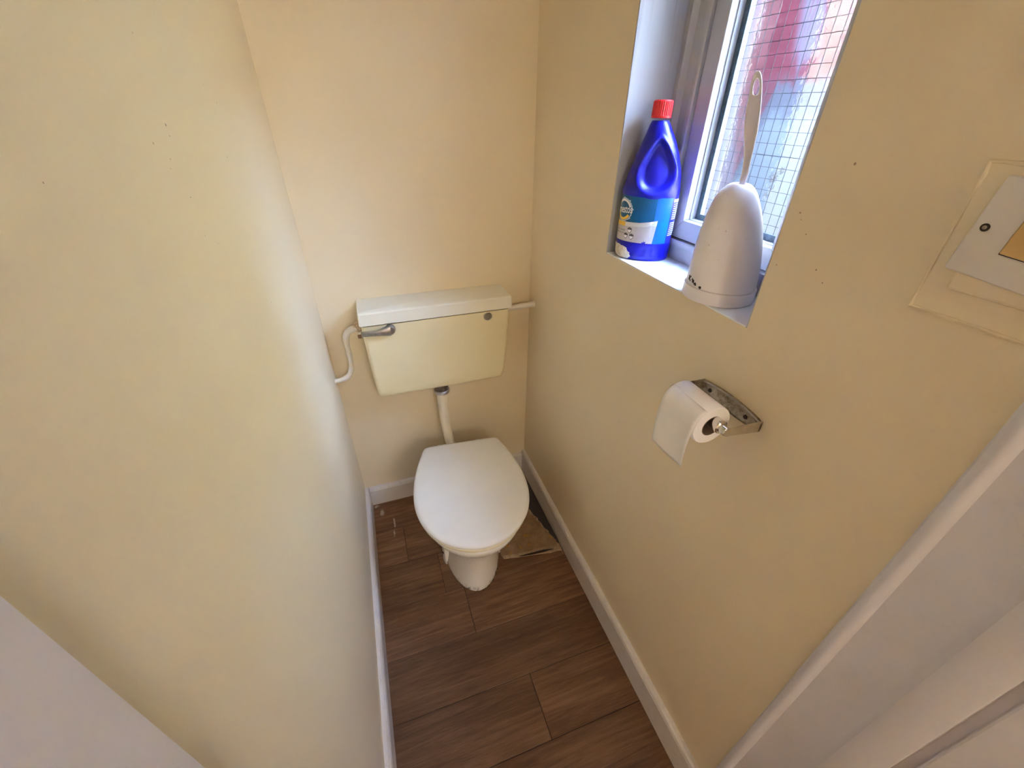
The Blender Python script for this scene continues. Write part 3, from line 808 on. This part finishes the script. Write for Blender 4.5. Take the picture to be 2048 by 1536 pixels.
# ------------------------------------------------------------------ light switch
def switch():
    S = thing('light_switch', 'white square light switch on a painted-over back board beside the doorway', 'light switch', (W, -1.215, 1.41))
    yl, yr, zb, zt = -1.1535, -1.276, 1.319, 1.462
    rnd = random.Random(2)
    obj('back_board', box(W-.0035, W, yr, yl, zb, zt, bev=.0018), M['wall'], S)
    # lumpy paint ridge round the board
    path = []
    for a, b in (((yr, zb), (yl, zb)), ((yl, zb), (yl, zt)), ((yl, zt), (yr, zt))):
        for k in range(14):
            t = k/14; path.append(Vector((W-.0032, a[0]+(b[0]-a[0])*t+rnd.uniform(-.0006, .0006), a[1]+(b[1]-a[1])*t+rnd.uniform(-.0006, .0006))))
    obj('paint_ridge', tube(path, lambda t: .0019+.0007*sin(60*t), 8), M['wall'], S, smooth=True)
    obj('wall_box', box(W-.0125, W-.003, -1.2755, -1.1775, 1.3475, 1.445, bev=.0030), M['wall'], S)
    pl = box(W-.0205, W-.0125, -.043, .043, -.043, .043, bev=.0022, seg=3)
    rot = Matrix.Rotation(radians(5.5), 4, 'X')
    for v in pl.verts:
        q = rot @ Vector((0, v.co.y, v.co.z)); v.co = Vector((v.co.x, q.y-1.2173, q.z+1.4069))
    obj('plate', pl, M['switch'], S, smooth=True, angle=35)
    def on(y, z):
        q = rot @ Vector((0, y, z)); return (q.y-1.2173, q.z+1.4069)
    def rp(name, y0, y1, z0, z1, x0, x1, m, bev=.001):
        b = box(x0, x1, y0, y1, z0, z1, bev=bev)
        for v in b.verts:
            q = on(v.co.y, v.co.z); v.co = Vector((v.co.x, q[0], q[1]))
        return obj(name, b, m, S)
    rp('rocker_surround', -.0185, .0115, -.0178, .0188, W-.0210, W-.0195, M['dark'], .0005)
    rp('rocker', -.0175, .0105, -.0165, .0178, W-.0240, W-.0195, M['rocker'], .0012)
    q = on(.0330, 0.0)
    sc = obj('screw', cyl((W-.0202, q[0], q[1]), (-1, 0, 0), .0036, .0036, .0012, 18), M['screw'], S)
    obj('screw_head', cyl((W-.0212, q[0], q[1]), (-1, 0, 0), .0020, .0018, .0006, 12), M['alu'], sc)
switch()

# ------------------------------------------------------------------ bleach bottle
def interp(tab, z):
    for (a, *va), (b, *vb) in zip(tab, tab[1:]):
        if z <= b:
            t = max(0, (z-a)/(b-a)); t2 = t
            return [p+(q-p)*t2 for p, q in zip(va, vb)]
    return list(tab[-1][1:])

class Wrap:
    """elliptical body round an upright axis, phi = 0 facing the camera side, + to the right"""
    def __init__(s, c, fr, tab):
        s.c = Vector(c); s.fr = Vector((fr[0], fr[1], 0)).normalized(); s.pd = Vector((-s.fr.y, s.fr.x, 0)); s.tab = tab
    def at(s, phi, z, off=0.0):
        a, b, sh = interp(s.tab, z)
        return s.c+s.pd*(sh+(a+off)*sin(phi))+s.fr*((b+off)*cos(phi))+Vector((0, 0, z))

def smoothstep(a, b, x):
    t = max(0, min(1, (x-a)/(b-a))); return t*t*(3-2*t)

def text_mesh(txt, size):
    cu = bpy.data.curves.new('text', 'FONT'); cu.body = txt; cu.size = size; cu.align_x = 'LEFT'; cu.resolution_u = 3; cu.offset = 0.012
    o = bpy.data.objects.new('text', cu); COL.objects.link(o)
    dg = bpy.context.evaluated_depsgraph_get(); me = bpy.data.meshes.new_from_object(o.evaluated_get(dg))
    bm = bmesh.new(); bm.from_mesh(me)
    bpy.data.objects.remove(o); bpy.data.curves.remove(cu); bpy.data.meshes.remove(me)
    return bm

def bottle():
    c = (.8135, -.5575, ZS)
    vd = Vector((c[0]-.1758, c[1]+1.4222, 0)).normalized()
    tab = [(0, .058, .044, .002), (.003, .0605, .0465, .002), (.010, .062, .048, .001), (.038, .0625, .0485, 0), (.041, .0615, .0475, 0), (.137, .0612, .0475, -.001), (.141, .0625, .0485, -.002), (.150, .0620, .048, -.002), (.162, .0590, .046, -.001), (.180, .0560, .044, 0), (.200, .0500, .040, 0), (.222, .0430, .035, -.001),
           (.240, .0360, .031, -.002), (.258, .0275, .0255, -.004), (.272, .0215, .021, -.006), (.281, .0165, .0165, -.007), (.300, .0155, .0155, -.008)]
    Wp = Wrap(c, -vd, tab)
    B = thing('bleach_bottle', 'blue plastic bleach bottle with red screw cap in the window corner', 'bottle', c)
    N = 96; rings = []
    zs = [0, .003, .006, .010]+[.010+.0025*k for k in range(1, 109)]
    flutes = [-42, -20, 2, 24, 46, 68, 90, 112, 134, 156, 178, -64, -86, -108, -130, -152]
    for z in zs:
        ring = []
        for k in range(N):
            ph = -pi+2*pi*k/N; p = Wp.at(ph, z)
            # moulded grip recess on the front (and back)
            for ph0 in (radians(6), radians(186)):
                d = (ph-ph0+pi) % (2*pi)-pi
                zc = .1965; hw = .86-.30*max(0, (z-zc)/.05)
                r = sqrt((d/hw)**2+((z-zc)/.053)**2)
                if r < 1.25:
                    k2 = smoothstep(1.0, .74, r)*.0135
                    rim = smoothstep(1.25, 1.05, r)*smoothstep(.86, 1.0, r)*.0012
                    p -= (Wp.fr*cos(ph)+Wp.pd*sin(ph))*(k2-rim)
            if .006 < z < .036:
                for fdeg in flutes:
                    d = ((ph-radians(fdeg)+pi) % (2*pi)-pi)*.055
                    r = sqrt((d/.0045)**2+((z-.021)/.0125)**2)
                    if r < 1: p -= (Wp.fr*cos(ph)+Wp.pd*sin(ph))*.0022*smoothstep(1, .55, r)
            ring.append(p)
        rings.append(ring)
    obj('body', loft(rings), M['blue'], B, smooth=True, angle=60)
    # ribbed cap
    cc = Wp.at(0, .285)-Wp.fr*interp(tab, .285)[1]; cc.z = 0
    n = 120; R = []
    for r, z, rib in ((.0185, .2840, 0), (.0200, .2845, .0), (.0200, .2880, .0), (.0193, .2885, 1), (.0189, .3130, 1), (.0175, .3155, 0), (.0080, .3160, 0)):
        R.append([cc+Vector((0, 0, ZS+z))+(r+(rib*.0007 if k % 4 < 2 else 0))*Vector((cos(2*pi*k/n), sin(2*pi*k/n), 0)) for k in range(n)])
    obj('cap', loft(R), M['red'], B, smooth=True, angle=25)
    # label pieces, all lying on the body
    def wrap_bm(bm, off, step=4):
        """bm: 2-D mesh, x = phi in degrees, y = height"""
        xs = [v.co.x for v in bm.verts]
        a = math.floor(min(xs)/step)*step+step
        while a < max(xs):
            bmesh.ops.bisect_plane(bm, geom=bm.verts[:]+bm.edges[:]+bm.faces[:], plane_co=(a, 0, 0), plane_no=(1, 0, 0)); a += step
        for z in (.003, .006, .010, .018, .026, .034):
            if min(v.co.y for v in bm.verts) < z < max(v.co.y for v in bm.verts) and z < .035:
                bmesh.ops.bisect_plane(bm, geom=bm.verts[:]+bm.edges[:]+bm.faces[:], plane_co=(0, z, 0), plane_no=(0, 1, 0))
        for v in bm.verts: v.co = Wp.at(radians(v.co.x), v.co.y, off)
        return bm
    def poly(pts):
        bm = bmesh.new(); bm.faces.new([bm.verts.new((x, y, 0)) for x, y in pts])
        bmesh.ops.triangulate(bm, faces=bm.faces[:]); return bm
    def patch(name, pts, off, m, parent, step=4): return obj(name, wrap_bm(poly(pts), off, step), m, parent, smooth=True, angle=180)
    L = patch('label', [(-160, .0405), (15, .0405), (17, .1378), (-160, .1378)], .0004, M['teal'], B)
    patch('label_panel', [(15, .0405), (52, .0405), (54, .1378), (17, .1378)], .0004, M['cyan'], L)
    patch('label_panel', [(52, .0405), (125, .0405), (125, .1378), (54, .1378)], .0004, M['navy'], L)
    patch('silver_panel', [(-160, .0408), (19, .0408), (24, .0915), (12, .0890), (-12, .0850), (-40, .0835), (-90, .0835), (-160, .0835)], .0008, M['silver'], L)
    patch('silver_band', [(-46, .0738), (2, .0770), (9, .0800), (23, .0800), (23.8, .0905), (12, .0883), (-12, .0843), (-46, .0828)], .0011, M['silver_light'], L)
    patch('yellow_band', [(-160, .0725), (-75, .0725), (-46, .0738), (-46, .0828), (-90, .0830), (-160, .0830)], .0011, M['yellow'], L)
    # round logo: pale glow, teal disc, white arc, yellow arc, lettering
    def disc(cx, cz, rx, rz, a0=0, a1=360, ri=0.0, n=36):
        pts = [(cx+rx*cos(radians(a0+(a1-a0)*k/n)), cz+rz*sin(radians(a0+(a1-a0)*k/n))) for k in range(n+1)]
        if ri: pts += [(cx+rx*ri*cos(radians(a1-(a1-a0)*k/n)), cz+rz*ri*sin(radians(a1-(a1-a0)*k/n))) for k in range(n+1)]
        elif a1-a0 >= 360: pts = pts[:-1]
        return pts
    LC, LZ = -58, .1075
    rays = []
    for k in range(48):
        q = 1.0+(.07 if k % 2 else .03)+(.10 if k % 6 == 1 else 0); a = 2*pi*k/48
        rays.append((LC+25*q*cos(a), LZ+.0238*q*sin(a)))
    patch('logo_glow', rays, .0009, M['glow_ink'], L)
    patch('logo_disc', disc(LC, LZ, 24.0, .0230), .0012, M['teal'], L)
    patch('logo_arc', disc(LC, LZ, 23.6, .0226, 20, 165, .80), .0015, M['white_ink'], L)
    patch('logo_arc', disc(LC, LZ, 23.2, .0222, 195, 330, .74), .0015, M['yellow'], L)
    def text(txt, ph, z, h, wdeg, off, m, slope=0):
        bm = text_mesh(txt, 1.0); xs = [v.co.x for v in bm.verts]; ys = [v.co.y for v in bm.verts]
        x0, x1, y0, y1 = min(xs), max(xs), min(ys), max(ys)
        for v in bm.verts:
            u = (v.co.x-x0)/(x1-x0); v.co = Vector((ph+wdeg*u, z+h*(v.co.y-y0)/(y1-y0)+slope*u, 0))
        return obj('lettering', wrap_bm(bm, off, 6), m, L)
    text('Domestos', -92, .0985, .0170, 60, .0020, M['white_ink'], .004)
    text('LIVING AND', -82, .0625, .0036, 38, .0013, M['grey_ink'])
    text('SURFACES*', -80, .0565, .0036, 36, .0013, M['grey_ink'])
    # three shields
    def shield(ph, z):
        w_, h_ = 5.2, .0072
        o = [(ph-w_, z+h_*.62), (ph-w_*.5, z+h_*.72), (ph, z+h_*.95), (ph+w_*.5, z+h_*.72), (ph+w_, z+h_*.62), (ph+w_*.95, z-h_*.15), (ph+w_*.6, z-h_*.65), (ph, z-h_), (ph-w_*.6, z-h_*.65), (ph-w_*.95, z-h_*.15)]
        s = patch('shield', o, .0013, M['grey_ink'], L)
        i = [(ph+(a-ph)*.80, z+(b-z)*.80) for a, b in o]; i = [(a, min(b, z+h_*.12)) for a, b in i]
        i2 = [i[0]]+[i[4]]+i[5:]
        patch('shield_face', i2, .0017, M['white_ink'], L)
    shield(-32, .0665); shield(-40, .0535); shield(-26, .0530)
    # small print of the back panel
    patch('print_block', [(58, .128), (100, .128), (100, .1345), (58, .1345)], .0009, M['white_ink'], L)
    for k in range(16):
        z = .1235-.0044*k
        if k == 8: continue
        patch('print_line', [(60-.3*k, z), (92, z), (92, z+.0017), (60-.3*k, z+.0017)], .0009, M['white_ink'], L)
    # peeled paint patch on the base, torn notch in the label
    rnd = random.Random(4); pts = []
    for k in range(44):
        a = 2*pi*k/44; q = 1+rnd.uniform(-.10, .10)
        pts.append((-60+38*q*cos(a), max(.0012, .0160+.0160*q*sin(a)-.004*cos(a))))
    patch('peeled_patch', pts, .0010, M['peel'], B)
    pts = [(-2+rnd.uniform(-1, 1), .0409), (-1, .0445), (1.0, .0425), (2.0, .0470), (3.4, .0440), (6, .0455), (5, .0409)]
    patch('label_tear', pts, .0016, M['navy'], L)
bottle()

# ------------------------------------------------------------------ toilet brush and its holder
BC = Vector((.8000, -.8335, ZS)); BVD = Vector((BC.x-.1758, BC.y+1.4222, 0)).normalized(); BPD = Vector((BVD.y, -BVD.x, 0))
def brush():
    H = thing('brush_holder', 'off-white bell-shaped plastic toilet brush holder on the tiled sill', 'brush holder', BC)
    n = 56
    def ring(r, z, sh=0): return [BC+BPD*sh+Vector((r*cos(2*pi*k/n), r*sin(2*pi*k/n), z)) for k in range(n)]
    base = [(.060, 0, 0), (.0625, .0015, 0), (.0632, .004, 0), (.0637, .022, 0), (.0630, .0245, 0), (.0605, .0250, 0)]
    obj('base_tray', loft([ring(*b) for b in base]), M['brush'], H, smooth=True, angle=35)
    dome = [(.0602, .0252, 0), (.0605, .030, 0), (.0600, .045, -.0005), (.0580, .070, -.002), (.0550, .095, -.0045), (.0510, .118, -.0065), (.0460, .140, -.0085), (.0405, .158, -.0105), (.0350, .172, -.0120), (.0290, .183, -.0125), (.0225, .1905, -.0125), (.0170, .1945, -.0125), (.0135, .1960, -.0125), (.0120, .1955, -.0125), (.0115, .190, -.0125)]
    obj('cover', loft([ring(*b) for b in dome], cap0=False), M['brush'], H, smooth=True, angle=60)
    rnd = random.Random(8)
    # chipped black grime at the lower left of the cover
    for k in range(13):
        ph = radians(-52+rnd.uniform(-14, 22)*1.0); z = .028+.014*(1-(degrees(ph)+66)/36)*rnd.uniform(.4, 1.1); r = .0606
        p = BC+(-BVD*cos(ph)+BPD*sin(ph))*r+Vector((0, 0, max(.0275, z)))
        bm = bmesh.new(); bmesh.ops.create_icosphere(bm, subdivisions=1, radius=rnd.uniform(.0014, .0032))
        nrm = (-BVD*cos(ph)+BPD*sin(ph))
        for v in bm.verts:
            d = v.co.dot(nrm); v.co = v.co-nrm*d*.75; v.co.z *= 1.2; v.co += p
        obj('grime_fleck', bm, M['grime'], H)
    # brush: leaning handle with a hanging hole
    base = BC+BPD*(-.0125)+Vector((0, 0, .1955))
    Br = thing('toilet_brush', 'white plastic toilet brush handle with hanging hole, standing in its holder', 'toilet brush', base)
    # outline in (lateral, height) with centre drift; built as two rails + hole
    tab = [(-.060, .0042, .004, 0), (.0, .0052, .0045, .0015), (.018, .0053, .0045, .0018), (.040, .0060, .0045, -.0010), (.055, .0078, .0045, -.0035), (.072, .0098, .0048, -.0065), (.086, .0106, .0048, -.0088), (.100, .0104, .0046, -.0110), (.116, .0096, .0042, -.0135),
           (.128, .0086, .0040, -.0155), (.138, .0074, .0038, -.0172), (.146, .0056, .0034, -.0186), (.1505, .0034, .0028, -.0194), (.1525, .0012, .0020, -.0198)]
    zs = [tab[0][0], -.03, 0]+[.004*k for k in range(1, 28)]+[.112+.0018*k for k in range(23)]
    zs = [z for z in zs if z <= .1525]
    def lat(z): return interp(tab, z)
    h0, h1, hwid = .1215, .1425, .0036       # the hole
    def hole(z):
        if not h0 < z < h1: return 0
        u = (z-(h0+h1)/2)/((h1-h0)/2); return hwid*sqrt(max(0, 1-u*u))*(1.1-.25*u)
    bm = bmesh.new()
    def sect(a, b, th, sh, z):
        # rounded rectangle between lateral a..b
        r = min(th*.8, (b-a)*.45); out = []
        for (cx, cy, s0) in ((b-r, th-r, 0), (a+r, th-r, 90), (a+r, -th+r, 180), (b-r, -th+r, 270)):
            for q in range(4):
                an = radians(s0+30*q); out.append(base+BPD*(sh+cx+r*cos(an))+(-BVD)*(cy+r*sin(an))+Vector((0, 0, z)))
        return out
    def run(sel, side):
        rings = []
        for z in sel:
            hw, th, sh = lat(z); g = hole(z)
            if side == 0: rings.append(sect(-hw, hw, th, sh, z))
            elif side < 0: rings.append(sect(-hw, -g+.00001, th, sh, z))
            else: rings.append(sect(g-.00001, hw, th, sh, z))
        loft(rings, bm=bm)
    run([z for z in zs if z <= h0]+[h0], 0)
    mid = [h0+(h1-h0)*k/14 for k in range(15)]
    run(mid, -1); run(mid, 1)
    run([h1]+[z for z in zs if z > h1+.0005], 0)
    obj('handle', bm, M['brush'], Br, smooth=True, angle=50)
    bm = bmesh.new()
    rr = []
    for r, z in ((.010, -.165), (.030, -.160), (.033, -.135), (.030, -.095), (.012, -.085)):
        rr.append([base+Vector((r*cos(2*pi*k/28), r*sin(2*pi*k/28), z)) for k in range(28)])
    obj('bristle_head', loft(rr, bm=bm), M['brush'], Br, smooth=True)
brush()
